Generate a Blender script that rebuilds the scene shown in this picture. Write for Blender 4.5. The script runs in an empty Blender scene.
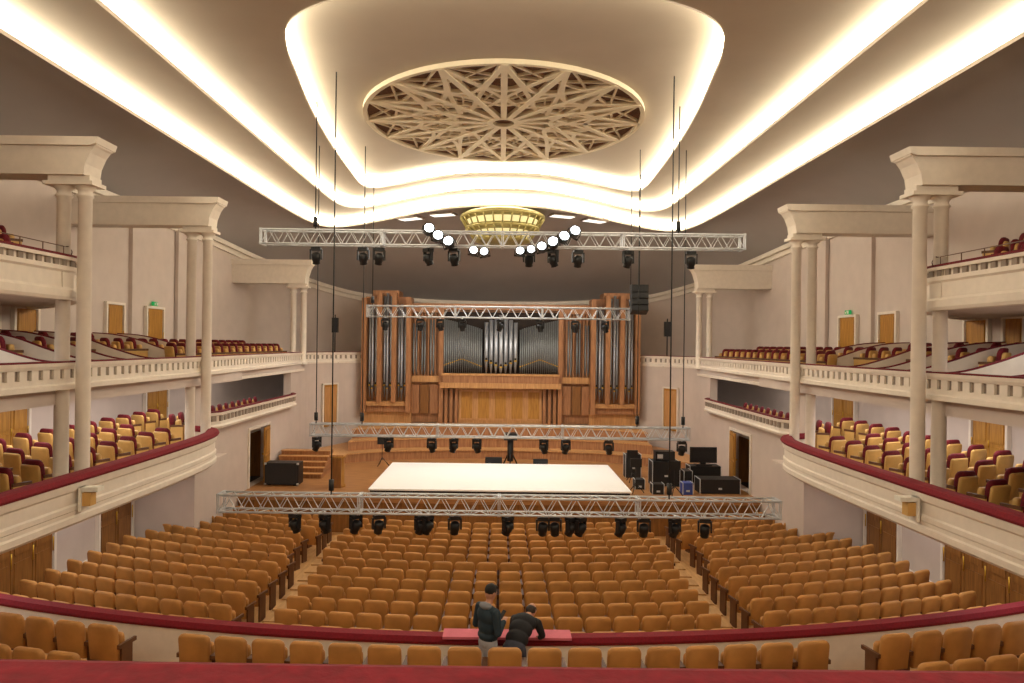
import bpy, bmesh, math, random
import numpy as np
from mathutils import Vector, Matrix
random.seed(3)
sc=bpy.context.scene
# ------------------------------------------------------------------ materials
def lin(c):
    r=[]
    for x in c:
        x/=255.0
        r.append(x/12.92 if x<=0.04045 else ((x+0.055)/1.055)**2.4)
    return r+[1.0]
def mat(name,col,rough=0.7,metal=0.0,var=0.08,scale=6.0,bump=0.0,emis=None,es=0.0,sheen=0.0):
    m=bpy.data.materials.new(name); m.use_nodes=True
    nt=m.node_tree; b=nt.nodes['Principled BSDF']
    b.inputs['Roughness'].default_value=rough; b.inputs['Metallic'].default_value=metal
    c=lin(col)
    tc=nt.nodes.new('ShaderNodeTexCoord'); n=nt.nodes.new('ShaderNodeTexNoise')
    n.inputs['Scale'].default_value=scale; n.inputs['Detail'].default_value=4
    nt.links.new(tc.outputs['Object'],n.inputs['Vector'])
    rp=nt.nodes.new('ShaderNodeValToRGB')
    rp.color_ramp.elements[0].position=0.3; rp.color_ramp.elements[1].position=0.7
    rp.color_ramp.elements[0].color=[x*(1-var) for x in c[:3]]+[1]
    rp.color_ramp.elements[1].color=[min(1,x*(1+var)) for x in c[:3]]+[1]
    nt.links.new(n.outputs['Fac'],rp.inputs['Fac']); nt.links.new(rp.outputs['Color'],b.inputs['Base Color'])
    if bump>0:
        bp=nt.nodes.new('ShaderNodeBump'); bp.inputs['Strength'].default_value=bump; bp.inputs['Distance'].default_value=0.02
        nt.links.new(n.outputs['Fac'],bp.inputs['Height']); nt.links.new(bp.outputs['Normal'],b.inputs['Normal'])
    if sheen: b.inputs['Sheen Weight'].default_value=sheen
    if emis:
        b.inputs['Emission Color'].default_value=lin(emis); b.inputs['Emission Strength'].default_value=es
    return m
def wood(name,c1,c2,rough=0.45,sc_=(6,6,0.6)):
    m=bpy.data.materials.new(name); m.use_nodes=True
    nt=m.node_tree; b=nt.nodes['Principled BSDF']; b.inputs['Roughness'].default_value=rough
    tc=nt.nodes.new('ShaderNodeTexCoord'); mp=nt.nodes.new('ShaderNodeMapping'); mp.inputs['Scale'].default_value=sc_
    n=nt.nodes.new('ShaderNodeTexNoise'); n.inputs['Scale'].default_value=3; n.inputs['Detail'].default_value=6
    rp=nt.nodes.new('ShaderNodeValToRGB'); rp.color_ramp.elements[0].position=0.3; rp.color_ramp.elements[1].position=0.7
    rp.color_ramp.elements[0].color=lin(c1); rp.color_ramp.elements[1].color=lin(c2)
    nt.links.new(tc.outputs['Object'],mp.inputs['Vector']); nt.links.new(mp.outputs['Vector'],n.inputs['Vector'])
    nt.links.new(n.outputs['Fac'],rp.inputs['Fac']); nt.links.new(rp.outputs['Color'],b.inputs['Base Color'])
    return m
M_wall=mat('plaster_wall',(204,189,180),0.8,var=0.04,scale=2)
M_trim=mat('plaster_trim',(230,219,206),0.7,var=0.04)
M_trimd=mat('plaster_dark_and_recess_shade',(145,130,118),0.8)  # darker plaster for steps; also shade painted into balustrade cut-outs
M_ceil=mat('plaster_ceiling',(196,183,164),0.8,var=0.03,scale=1)
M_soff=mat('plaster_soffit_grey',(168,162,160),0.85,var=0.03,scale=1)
M_cove=mat('cove_lamp_glow',(255,250,240),0.6,emis=(255,243,216),es=12.5)
M_lampw=mat('lamp_white_glow',(255,255,255),0.5,emis=(240,248,255),es=12.0)
M_vent=mat('vent_added_glow',(250,250,245),0.5,emis=(255,250,240),es=1.2)  # white ceiling vents given a self-glow; they are not lamps
M_red=mat('red_velvet',(122,10,30),0.9,var=0.2,scale=30,bump=0.2)
M_redd=mat('dark_red_velvet',(104,10,26),0.85,var=0.25,scale=25)
M_pink=mat('pink_cloth',(205,105,122),0.8)
M_gold=mat('ochre_upholstery',(184,129,66),0.65,var=0.16,scale=3)
M_goldb=mat('ochre_back_shell',(208,164,94),0.55,var=0.1,scale=4)
M_seatd=mat('seat_frame_dark',(96,58,30),0.5)
M_door=wood('door_wood',(158,106,40),(192,140,60))
M_wood=wood('organ_oak',(142,94,60),(182,130,88))
M_woodl=wood('organ_oak_light',(178,128,78),(208,158,104))
M_woodd=wood('dark_wood_panel',(118,76,34),(152,102,50))
M_floor=wood('stage_boards',(144,98,58),(184,132,82),0.4,(0.6,6,6))
M_aisle=wood('aisle_boards',(178,134,84),(208,164,110),0.5,(4,0.6,4))
M_lattb=mat('lattice_backing',(104,68,42),0.8,var=0.35,scale=14)
M_latt=mat('lattice_rib_plaster',(240,226,196),0.7,var=.03)
M_alu=mat('truss_aluminium',(210,213,218),0.4,0.4)
M_blk=mat('black_matte',(20,20,23),0.5)
M_blk2=mat('black_grille',(38,38,42),0.7,scale=80,var=0.4)
M_cable=mat('black_cable',(18,18,18),0.7)
M_pipe=mat('organ_pipe_tin',(165,168,176),0.35,0.7)
M_piped=mat('organ_pipe_grey',(125,128,130),0.4,0.5)
M_brass=mat('brass_gold',(210,165,60),0.35,0.6)
M_lant=mat('lantern_gilt',(172,160,100),0.4,0.4)
M_lantg=mat('lantern_glow',(210,200,140),0.5,emis=(240,230,175),es=0.7)
M_sheet=mat('white_sheet',(252,252,252),0.8,var=0.01)
M_exit=mat('exit_green',(20,120,60),0.5,emis=(40,170,90),es=.5)
M_white=mat('white_paint',(235,232,222),0.6)
M_scr=mat('screen_dark',(15,18,26),0.2)
M_blue=mat('blue_case',(50,70,150),0.5)
M_dark=mat('opening_painted_shade',(40,30,26),0.9)  # near-black colour stands in for shade inside openings
# ------------------------------------------------------------------ mesh builder
class MB:
    def __init__(s): s.v=[];s.f=[];s.m=[];s.s=[];s.mats=[]
    def mi(s,m):
        if m not in s.mats: s.mats.append(m)
        return s.mats.index(m)
    def add(s,vs,fs,m,smooth=False,T=None):
        o=len(s.v); i=s.mi(m)
        if T is not None: vs=[tuple(T@Vector(v)) for v in vs]
        s.v.extend([tuple(v) for v in vs])
        for f in fs: s.f.append(tuple(o+k for k in f)); s.m.append(i); s.s.append(smooth)
    def box(s,x0,x1,y0,y1,z0,z1,m,T=None):
        vs=[(x,y,z) for z in (z0,z1) for y in (y0,y1) for x in (x0,x1)]
        s.add(vs,[(0,2,3,1),(4,5,7,6),(0,1,5,4),(1,3,7,5),(3,2,6,7),(2,0,4,6)],m,False,T)
    def tube(s,pts,r,m,n=8,smooth=True,caps=True,T=None):
        pts=[Vector(p) for p in pts]; rs=r if isinstance(r,(list,tuple)) else [r]*len(pts)
        vs=[];fs=[]
        prev=None
        for i,p in enumerate(pts):
            d=(pts[min(i+1,len(pts)-1)]-pts[max(i-1,0)]).normalized()
            if prev is None:
                a=Vector((0,0,1)) if abs(d.z)<0.9 else Vector((1,0,0))
                u=d.cross(a).normalized()
            else:
                u=(prev-d*prev.dot(d)).normalized()
            prev=u; w=d.cross(u)
            for k in range(n):
                t=2*math.pi*k/n
                vs.append(p+(u*math.cos(t)+w*math.sin(t))*rs[i])
        for i in range(len(pts)-1):
            for k in range(n):
                a=i*n+k;b=i*n+(k+1)%n
                fs.append((a,b,b+n,a+n))
        s.add(vs,fs,m,smooth,T)
        if caps:
            L=(len(pts)-1)*n
            s.add(vs[:n],[tuple(range(n-1,-1,-1))],m,False,T); s.add(vs[L:],[tuple(range(n))],m,False,T)
    def lathe(s,c,prof,m,n=24,smooth=True,a0=0,a1=2*math.pi,T=None):
        full=abs(a1-a0-2*math.pi)<1e-6; N=n if full else n+1
        vs=[];fs=[]
        for (r,z) in prof:
            for k in range(N):
                t=a0+(a1-a0)*k/n
                vs.append((c[0]+r*math.cos(t),c[1]+r*math.sin(t),c[2]+z))
        for i in range(len(prof)-1):
            for k in range(n):
                k2=(k+1)%N if full else k+1
                fs.append((i*N+k,i*N+k2,(i+1)*N+k2,(i+1)*N+k))
        s.add(vs,fs,m,smooth,T)
    def sweep(s,path,prof,m,closed=True,smooth=False):
        P=[Vector(p) for p in path]; np_=len(prof); vs=[];fs=[]
        for i,p in enumerate(P):
            d=Vector((0,0))
            if i>0: d+=(p-P[i-1]).normalized()
            if i<len(P)-1: d+=(P[i+1]-p).normalized()
            d.normalize(); n=Vector((d.y,-d.x))
            k=1.0
            if 0<i<len(P)-1:
                c=(P[i+1]-p).normalized().dot(d); k=1/max(c,0.6)
            for (o,z) in prof: vs.append((p.x+n.x*o*k,p.y+n.y*o*k,z))
        e=np_ if closed else np_-1
        for i in range(len(P)-1):
            for j in range(e):
                a=i*np_+j;b=i*np_+(j+1)%np_
                fs.append((a,b,b+np_,a+np_))
        if closed:
            fs.append(tuple(range(np_-1,-1,-1))); L=(len(P)-1)*np_; fs.append(tuple(range(L,L+np_)))
        s.add(vs,fs,m,smooth)
    def prism(s,poly,z0,z1,m,T=None):
        n=len(poly); vs=[(p[0],p[1],z0) for p in poly]+[(p[0],p[1],z1) for p in poly]
        fs=[tuple(range(n-1,-1,-1)),tuple(range(n,2*n))]+[(i,(i+1)%n,n+(i+1)%n,n+i) for i in range(n)]
        s.add(vs,fs,m,False,T)
    def ell(s,c,r,m,nu=12,nv=8,T=None):
        vs=[];fs=[]
        for j in range(nv+1):
            ph=math.pi*j/nv
            for i in range(nu):
                t=2*math.pi*i/nu
                vs.append((c[0]+r[0]*math.sin(ph)*math.cos(t),c[1]+r[1]*math.sin(ph)*math.sin(t),c[2]+r[2]*math.cos(ph)))
        for j in range(nv):
            for i in range(nu):
                a=j*nu+i;b=j*nu+(i+1)%nu
                fs.append((a,a+nu,b+nu,b))
        s.add(vs,fs,m,True,T)
    def put(s,o,T):
        off=len(s.v); R=np.array(T)[:3,:3]; t=np.array(T)[:3,3]
        if not hasattr(o,'_np'): o._np=np.array(o.v)
        w=o._np@R.T+t
        s.v.extend(map(tuple,w.tolist()))
        mm=[s.mi(m) for m in o.mats]
        s.f.extend([tuple(off+k for k in f) for f in o.f]); s.m.extend([mm[i] for i in o.m]); s.s.extend(o.s)
    def obj(s,name,mirror=False,parent=None,fixn=True):
        v=[(-x,y,z) for x,y,z in s.v] if mirror else s.v
        f=[tuple(reversed(q)) for q in s.f] if mirror else s.f
        me=bpy.data.meshes.new(name); me.from_pydata(v,[],f)
        for m in s.mats: me.materials.append(m)
        me.polygons.foreach_set('material_index',s.m); me.polygons.foreach_set('use_smooth',s.s)
        me.update()
        if fixn and len(f)<40000:
            bm=bmesh.new(); bm.from_mesh(me); bmesh.ops.remove_doubles(bm,verts=bm.verts,dist=1e-5)
            bmesh.ops.recalc_face_normals(bm,faces=bm.faces); bm.to_mesh(me); bm.free()
        ob=bpy.data.objects.new(name,me); sc.collection.objects.link(ob)
        if parent: ob.parent=parent
        return ob
def both(mb,nl,nr=None):
    mb.obj(nl); mb.obj(nr or nl,mirror=True)
def catmull(P,sub=6,closed=False):
    out=[];n=len(P)
    rng=n if closed else n-1
    for i in range(rng):
        if closed: p=[Vector(P[(i+k-1)%n]) for k in range(4)]
        else: p=[Vector(P[min(max(i+k-1,0),n-1)]) for k in range(4)]
        for j in range(sub):
            t=j/sub
            out.append(0.5*((2*p[1])+(-p[0]+p[2])*t+(2*p[0]-5*p[1]+4*p[2]-p[3])*t*t+(-p[0]+3*p[1]-3*p[2]+p[3])*t**3))
    if not closed: out.append(Vector(P[-1]))
    return out
def walk(path,step,start=0.0):
    P=[Vector(p) for p in path]; acc=start; res=[]
    for a,b in zip(P[:-1],P[1:]):
        L=(b-a).length; d=(b-a)/L if L>0 else Vector((0,1))
        while acc<=L:
            res.append((a+d*acc,d)); acc+=step
        acc-=L
    return res
def frame(p,z,d):
    return Matrix(((d.x,-d.y,0,p.x),(d.y,d.x,0,p.y),(0,0,1,z),(0,0,0,1)))
def RZ(x,y,z,a,s=1.0):
    return Matrix.Translation((x,y,z))@Matrix.Rotation(a,4,'Z')@Matrix.Scale(s,4)
# ------------------------------------------------------------------ ceiling
C=Vector((0,19))
def sym(h):
    return [Vector(p) for p in h]+[Vector((-p[0],p[1])) for p in reversed(h[1:-1])]
tongue=catmull(sym([(0,12.0),(-1.6,12.15),(-3.1,12.6),(-4.1,13.4),(-4.55,14.6),(-4.8,16.2),(-5.1,18.5),(-5.35,21.5),(-5.5,25),(-5.5,27.2),(-5.1,27.8),(-3.8,27.0),(-1.9,25.7),(0,25.3)]),8,True)
mid=catmull(sym([(0,-3.5),(-3,-3.5),(-6.6,-3.5),(-7,-3),(-7,3),(-7,10),(-7,20),(-6.98,26),(-6.85,29.2),(-6.2,30.0),(-5,29.3),(-3,27.5),(-1.5,26.5),(0,26.25)]),8,True)
outer=catmull(sym([(0,-3.8),(-3,-3.8),(-8.4,-3.8),(-8.9,-3.2),(-8.9,3),(-8.85,12),(-8.8,20),(-8.75,28),(-8.5,31.5),(-7.9,32.5),(-6.6,31.9),(-5,30.4),(-3,28.4),(-1.5,27.4),(0,27.15)]),8,True)
wallh=[(0,-4.2),(-11.8,-4.2),(-12,-4),(-12,3),(-12,10),(-12,20),(-12,28),(-11.4,32),(-9.6,35.3),(-7.2,37.0),(-3.5,37.7),(0,37.9)]
wallz=[4.6,4.6,4.6,4.6,4.6,4.5,4.4,4.0,3.2,2.65,2.4,2.35]
wl=catmull([Vector((p[0],p[1],z)) for p,z in zip(wallh[2:],wallz[2:])],6)
walll3=[Vector((0,-4.2,4.6)),Vector((-11.9,-4.2,4.6))]+wl
wall3=walll3+[Vector((-p.x,p.y,p.z)) for p in reversed(walll3[1:-1])]
def ray(loop,th):
    d=Vector((math.sin(th),math.cos(th))); best=0;bz=0
    n=len(loop)
    for i in range(n):
        a=loop[i];b=loop[(i+1)%n]
        ax,ay=a[0]-C.x,a[1]-C.y; bx,by=b[0]-C.x,b[1]-C.y
        ex,ey=bx-ax,by-ay
        den=d.x*ey-d.y*ex
        if abs(den)<1e-9: continue
        t=(ax*ey-ay*ex)/den; u=(ax*d.y-ay*d.x)/den
        if t>0 and -1e-6<=u<=1+1e-6 and t>best:
            best=t
            if len(a)>2: bz=a[2]+(b[2]-a[2])*u
    return (C.x+d.x*best,C.y+d.y*best,bz)
N=360
TH=[2*math.pi*i/N for i in range(N)]
Lt=[ray(tongue,t) for t in TH]; Lm=[ray(mid,t) for t in TH]; Lo=[ray(outer,t) for t in TH]; Lw=[ray(wall3,t) for t in TH]
def ring(mb,A,B,m,smooth=True):
    n=len(A); mb.add(A+B,[(i,(i+1)%n,n+(i+1)%n,n+i) for i in range(n)],m,smooth)
def atz(L,z): return [(p[0],p[1],z) for p in L]
ZT,ZI,ZM,ZO=6.58,6.2,5.82,5.4
mb=MB()
mb.add(atz(Lt,ZT),[tuple(range(N))],M_ceil)
ring(mb,atz(Lt,ZI),atz(Lm,ZI),M_ceil,False)
ring(mb,atz(Lm,ZM),atz(Lo,ZM),M_ceil,False)
K=10; prev=atz(Lo,ZO)
for k in range(1,K+1):
    t=k/K
    cur=[(o[0]+(w[0]-o[0])*t,o[1]+(w[1]-o[1])*t,ZO+(w[2]-ZO)*t**2.0) for o,w in zip(Lo,Lw)]
    ring(mb,prev,cur,M_soff); prev=cur
for L,z0,z1 in ((Lt,ZI,ZT),(Lm,ZM,ZI),(Lo,ZO,ZM)):
    ring(mb,atz(L,z0-0.03),atz(L,z0+0.06),M_trim)
    ring(mb,atz(L,z0+0.06),atz(L,z1-0.01),M_cove)
mb.obj('ceiling')
# lattice
mb=MB(); ec=(0,20.35); ea,eb=3.95,4.25; zl=ZT-0.03
el=[(ec[0]+ea*math.cos(t),ec[1]+eb*math.sin(t)) for t in [2*math.pi*i/72 for i in range(72)]]
mb.prism(el,zl,ZT-0.01,M_lattb)
def rib(pts,w,z0,z1,m=M_latt):
    P=[Vector((ec[0]+ea*p[0],ec[1]+eb*p[1])) for p in pts]
    mb.sweep(P,[(-w/2,z0),(w/2,z0),(w/2,z1),(-w/2,z1)],m)
mb.sweep([Vector(p) for p in el]+[Vector(el[0])],[(-.06,zl-.1),(.06,zl-.1),(.06,zl+.02),(-.06,zl+.02)],M_latt)
NA=16
P=lambda r,t:(r*math.cos(t),r*math.sin(t))
def parch(k,span,rmin,n=16):
    a0=2*math.pi*k/NA; a1=a0+2*math.pi*span/NA
    return [P(1-(1-rmin)*(4*t*(1-t))**.75,a0+(a1-a0)*t) for t in [i/n for i in range(n+1)]]
for k in range(NA):
    am=2*math.pi*(k+.5)/NA; a0=2*math.pi*k/NA; w_=math.pi/NA
    rib([P(1,a0),P(.08,a0)],.17,zl-.1-.001*k,zl)
    rib(parch(k,2,.60),.13,zl-.085-.001*k,zl)
    rib(parch(k,4,.34),.13,zl-.08-.001*k,zl)
    rib([P(.97,am-w_*.75),P(.80,am+w_*.75)],.055,zl-.06,zl); rib([P(.97,am+w_*.75),P(.80,am-w_*.75)],.055,zl-.06,zl)
    rib([P(.62,am-w_*.7),P(.42,am+w_*.7)],.05,zl-.06,zl); rib([P(.62,am+w_*.7),P(.42,am-w_*.7)],.05,zl-.06,zl)
    rib([P(.80,a0),P(.78,am),P(.80,a0+2*w_)],.07,zl-.065,zl)
rib([P(.1,t) for t in [2*math.pi*i/24 for i in range(25)]],.16,zl-.12,zl)
mb.obj('ceiling_lattice_rosette')
for (x,y,a) in ((-3.9,29.75,.55),(-2.45,28.75,.4),(2.45,28.75,-.4),(3.9,29.75,-.55)):
    v=MB(); T=RZ(x,y,5.33,-a)
    v.box(-.55,.55,-.28,.28,-.03,.06,M_trimd,T)
    for i in range(3): v.box(-.48,.48,-.22+i*.15,-.11+i*.15,-.05,0,M_vent,T)  # vent slats with added glow, no light fitting
    v.obj('ceiling_vent_panel')
# lantern
mb=MB(); ly=28.2; lc=(0,ly,0)
zz_=lambda z:5.4+(z-5.4)*1.12
def LP(p): return [(r,zz_(z)) for r,z in p]
mb.lathe(lc,LP([(0,5.4),(1.2,5.36),(1.55,5.28),(1.7,5.2),(1.72,5.12),(1.6,5.06),(1.4,5.04)]),M_lant,40)
mb.lathe(lc,LP([(1.45,5.08),(1.3,4.85),(1.28,4.82)]),M_lantg,40)
mb.lathe(lc,LP([(1.28,4.84),(1.48,4.82),(1.5,4.72),(1.4,4.66),(1.15,4.62)]),M_lant,40)
mb.lathe(lc,LP([(1.15,4.66),(1.02,4.44),(1.0,4.4)]),M_lantg,40)
mb.lathe(lc,LP([(1.0,4.42),(1.15,4.4),(1.15,4.3),(1.0,4.25),(.8,4.2),(.5,4.17),(0,4.15)]),M_lant,40)
for k in range(28):
    a=2*math.pi*k/28; c,s_=math.cos(a),math.sin(a)
    mb.tube([(1.68*c,ly+1.68*s_,zz_(5.1)),(1.56*c,ly+1.56*s_,zz_(4.93)),(1.48*c,ly+1.48*s_,zz_(4.78))],.035,M_lant,5)
    mb.tube([(1.48*c,ly+1.48*s_,zz_(4.7)),(1.28*c,ly+1.28*s_,zz_(4.52)),(1.14*c,ly+1.14*s_,zz_(4.34))],.03,M_lant,5)
mb.obj('gilt_ceiling_lantern')
# ------------------------------------------------------------------ walls
lowz=-3.7
for name,mir in (('wall_left',False),('wall_right',True)):
    mb=MB()
    pts=[(p.x,p.y) for p in wl]; zt=[p.z for p in wl]
    n=len(pts)
    mb.add([(x,y,lowz if y<31 else -5.2) for x,y in pts]+[(x,y,z+.15) for (x,y),z in zip(pts,zt)],[(i,i+1,n+i+1,n+i) for i in range(n-1)],M_wall,True)
    mb.obj(name,mirror=mir)
    cr=MB()
    for off,z0,z1 in ((.10,-.42,-.3),(.2,-.2,-.02),(.06,-.3,-.2)):
        vs=[];fs=[]
        for i,(x,y) in enumerate(pts):
            d=Vector(pts[min(i+1,n-1)])-Vector(pts[max(i-1,0)]); d.normalize(); nn=Vector((d.y,-d.x))
            for o,z in ((-.05,z0),(off,z0),(off,z1),(-.05,z1)): vs.append((x+nn.x*o,y+nn.y*o,zt[i]+z))
        for i in range(n-1):
            for j in range(4): fs.append((i*4+j,i*4+(j+1)%4,i*4+4+(j+1)%4,i*4+4+j))
        cr.add(vs,fs,M_trim,False)
    cr.obj('trim_cornice',mirror=mir)
mb=MB(); mb.box(-12.2,12.2,-4.5,-4.2,-6.8,4.8,M_wall); mb.obj('wall_rear')
mb=MB()
for y in (15.2,20.3,22.8,26.0,29.0): mb.box(-12.02,-11.9,y-.25,y+.25,-.6,4.15,M_wall)
both(mb,'trim_pilasters')
# ------------------------------------------------------------------ paths
P1=catmull([(-8.3,-4),(-8.0,3),(-7.75,9),(-7.62,13),(-7.55,16),(-7.6,18),(-7.8,19.2),(-8.2,19.85),(-8.8,20.15)],6)
P2=catmull([(-8.6,-4),(-8.5,6),(-8.3,13.5),(-8.35,19.5),(-8.5,23),(-8.65,28),(-8.75,30.5),(-8.45,31.9),(-7.7,33.3),(-6.8,34.3)],5)
P3=catmull([(-8.45,-4),(-8.4,6),(-8.3,12.8),(-8.35,13.6),(-8.8,14.5),(-9.8,15.8),(-11.0,17.0),(-12,17.9)],4)
red_prof=lambda z:[(-.24,z),(.07,z),(.1,z+.05),(.06,z+.12),(-.02,z+.14),(-.18,z+.14),(-.25,z+.06)]
def fascia_low():
    mb=MB(); z=-2.56
    mb.sweep(P1,[(-.25,-3.34),(-.03,-3.34),(.03,-3.28),(.03,-3.18),(0,-3.15),(0,-3.08),(.02,-3.06),(.02,-2.98),(-.01,-2.95),(-.01,-2.74),(.03,-2.7),(.05,-2.6),(.05,-2.56),(-.2,-2.56)],M_trim)
    mb.sweep(P1,red_prof(z),M_red)
    return mb
both(fascia_low(),'balcony_front_lower')
def fascia_mid():
    mb=MB()
    mb.sweep(P2,[(-.2,-.95),(.04,-.95),(.04,-.86),(0,-.83),(0,-.74),(-.04,-.74),(-.04,-.56),(.02,-.56),(.05,-.5),(.06,-.44),(-.22,-.44)],M_trim)
    mb.sweep(P2,[(-.05,-.735),(-.035,-.735),(-.035,-.565),(-.05,-.565)],M_trimd)  # dark strip: shade of the balustrade openings put into the colour
    mb.sweep(P2,[(-.18,-.44),(.02,-.44),(.02,-.41),(-.18,-.41)],M_redd)
    for p,d in walk(P2,.3):
        T=frame(p,0,d); mb.box(-.09,.09,-.01,.05,-.74,-.56,M_trim,T)
    return mb
both(fascia_mid(),'balcony_front_middle')
def fascia_top():
    mb=MB()
    mb.sweep(P3,[(-.2,.76),(.02,.76),(.05,.82),(.05,.95),(0,1.0),(0,1.28),(.04,1.32),(.04,1.4),(-.03,1.4),(-.03,1.52),(.05,1.52),(.06,1.58),(-.22,1.58)],M_trim)
    mb.sweep(P3,[(-.2,1.58),(.04,1.58),(.04,1.63),(-.2,1.63)],M_redd)
    for p,d in walk(P3,.24):
        T=frame(p,0,d); mb.box(-.06,.06,-.01,.05,1.4,1.52,M_trimd,T)  # dark blocks painted as the shaded cut-outs
    for p,d in walk(P3,.6):
        T=frame(p,0,d); mb.tube([(0,.1,1.6),(0,.1,1.78)],.01,M_seatd,5,T=T)
    mb.sweep([p for p in P3],[(-.1,1.78),(-.085,1.78),(-.085,1.795),(-.1,1.795)],M_seatd)
    return mb
both(fascia_top(),'balcony_front_upper')
mb=MB()
mb.box(-12,-7.8,-4,20.1,-3.34,-3.2,M_wall); mb.box(-12,-9.1,20.1,31,-3.34,-3.2,M_wall)
for k in range(3):
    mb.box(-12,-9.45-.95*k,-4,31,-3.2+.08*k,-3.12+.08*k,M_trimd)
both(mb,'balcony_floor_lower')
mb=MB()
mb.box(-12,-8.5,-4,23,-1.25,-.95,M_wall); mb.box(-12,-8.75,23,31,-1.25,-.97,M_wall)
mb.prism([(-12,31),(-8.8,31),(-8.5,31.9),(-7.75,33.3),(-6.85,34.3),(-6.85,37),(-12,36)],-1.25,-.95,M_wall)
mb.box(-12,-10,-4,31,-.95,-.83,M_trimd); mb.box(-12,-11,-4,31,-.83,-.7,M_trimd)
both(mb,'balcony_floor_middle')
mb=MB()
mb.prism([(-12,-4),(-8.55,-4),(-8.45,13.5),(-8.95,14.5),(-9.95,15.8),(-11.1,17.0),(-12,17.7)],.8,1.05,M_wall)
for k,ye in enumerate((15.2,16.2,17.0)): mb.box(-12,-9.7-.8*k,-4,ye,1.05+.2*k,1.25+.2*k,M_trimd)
both(mb,'balcony_floor_upper')
def side():
    mb=MB(); X0,X1=-9.05,-8.75
    mb.box(X0,X1,20.1,24.4,-6.5,-2.62,M_wall); mb.box(X0,X1,26.5,31,-6.5,-2.62,M_wall); mb.box(X0,X1,24.4,26.5,-3.1,-2.62,M_wall)
    mb.box(X0,X1,24.4,26.5,-6.5,-5.1,M_wall)
    mb.box(X0,X1,20.1,20.9,-2.62,-1.26,M_wall); mb.box(X0,X1,29.2,31,-2.62,-1.26,M_wall)
    mb.box(X0,X1+.01,20.1,31,-1.26,-.96,M_wall)
    mb.box(-12,-9.06,20.12,20.4,-6.5,-3.35,M_wall)
    pth=[p for p in P2 if p.y>30.4]
    mb.sweep(pth,[(-.3,-5.2),(0,-5.2),(0,-.95),(-.3,-.95)],M_wall)
    for y0,y1,z0,z1 in ((24.4,26.5,-5.1,-3.1),):
        mb.box(X1,X1+.05,y0-.1,y0,z0,z1+.1,M_trim); mb.box(X1,X1+.05,y1,y1+.1,z0,z1+.1,M_trim); mb.box(X1,X1+.05,y0,y1,z1,z1+.1,M_trim)
    mb.box(X1+.01,X1+.06,20.2,31,-1.25,-1.15,M_trim)
    return mb
m_=side(); m_.obj('wall_stage_left'); m_.obj('wall_stage_right',mirror=True)
mb=MB()
T=frame(Vector((-8.02,32.75)),0,(Vector((-7.7,33.3))-Vector((-8.45,31.9))).normalized())
mb.box(-.45,.45,-.08,-.02,-3.9,-1.95,M_door,T); mb.box(-.38,-.03,-.1,-.08,-3.7,-2.05,M_woodl,T); mb.box(.03,.38,-.1,-.08,-3.7,-2.05,M_woodl,T)
for a,b,c,d in ((-.52,-.45,-3.9,-1.88),(.45,.52,-3.9,-1.88),(-.52,.52,-1.95,-1.88)): mb.box(a,b,-.12,-.02,c,d,M_trim,T)
both(mb,'door_10')
mb=MB()
bp=[Vector(p) for p in [(-8.7,20.7),(-8.45,21.2),(-8.45,28.9),(-8.7,29.4)]]
mb.sweep(bp,[(-.15,-2.62),(.02,-2.62),(.05,-2.55),(0,-2.5),(0,-2.4),(-.03,-2.4),(-.03,-2.24),(.02,-2.22),(.04,-2.14),(-.15,-2.14)],M_trim)
mb.sweep(bp,[(-.13,-2.14),(.02,-2.14),(.02,-2.1),(-.13,-2.1)],M_redd)
for p,d in walk(bp,.3): mb.box(-.08,.08,-.01,.04,-2.4,-2.24,M_trimd,frame(p,0,d))  # cut-out shade painted as dark blocks
both(mb,'box_balcony_front')
mb=MB()
mb.box(-10.4,-9.05,24.2,24.3,-5.1,-3.36,M_woodd); mb.box(-10.4,-9.05,26.6,26.7,-5.1,-3.36,M_woodd); mb.box(-10.5,-10.4,24.2,26.7,-5.1,-3.36,M_dark); mb.box(-10.4,-9.05,24.2,26.7,-5.2,-5.1,M_dark)  # back and floor coloured dark to act as shade in the doorway
both(mb,'stage_doorway_lobby')
mb=MB()
T=RZ(-8.70,26.45,-5.08,math.radians(-90+8))
mb.box(0,1.0,-.03,.03,0,1.95,M_door,T); mb.box(.1,.9,-.045,.045,.15,.9,M_woodd,T); mb.box(.12,.88,-.05,.05,.17,.88,M_door,T); mb.box(.1,.9,-.045,.045,1.0,1.85,M_woodd,T); mb.box(.12,.88,-.05,.05,1.02,1.83,M_door,T); mb.ell((.92,-.07,1.0),(.03,.03,.03),M_brass,T=T)
both(mb,'stage_door')
for nm,mir in (('wall_stalls_left',False),('wall_stalls_right',True)):
    mb=MB(); mb.box(-10.8,-10.5,-4.2,20.1,-6.8,-3.35,M_wall); mb.box(-10.5,-10.46,-4,20.1,-5.75,-5.6,M_trim); mb.obj(nm,mirror=mir)
def door(X,y0,y1,z0,z1,name,m=M_door,leaves=1):
    mb=MB(); f=.08
    mb.box(X-.02,X+.1,y0-f,y0,z0,z1+f,M_trim); mb.box(X-.02,X+.1,y1,y1+f,z0,z1+f,M_trim); mb.box(X-.02,X+.1,y0,y1,z1,z1+f,M_trim)
    w=(y1-y0)/leaves
    for i in range(leaves):
        a=y0+i*w; mb.box(X-.02,X+.05,a+.01,a+w-.01,z0,z1,m)
        h=(z1-z0)
        for zz0,zz1 in ((.06,.45),(.52,.94)):
            mb.box(X+.05,X+.07,a+.1,a+w-.1,z0+h*zz0,z0+h*zz1,m)
        mb.tube([(X+.12,a+w-.08,z0+h*.42),(X+.12,a+w-.08,z0+h*.56)],.015,M_brass,6)
    both(mb,name)
n_=1
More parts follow.
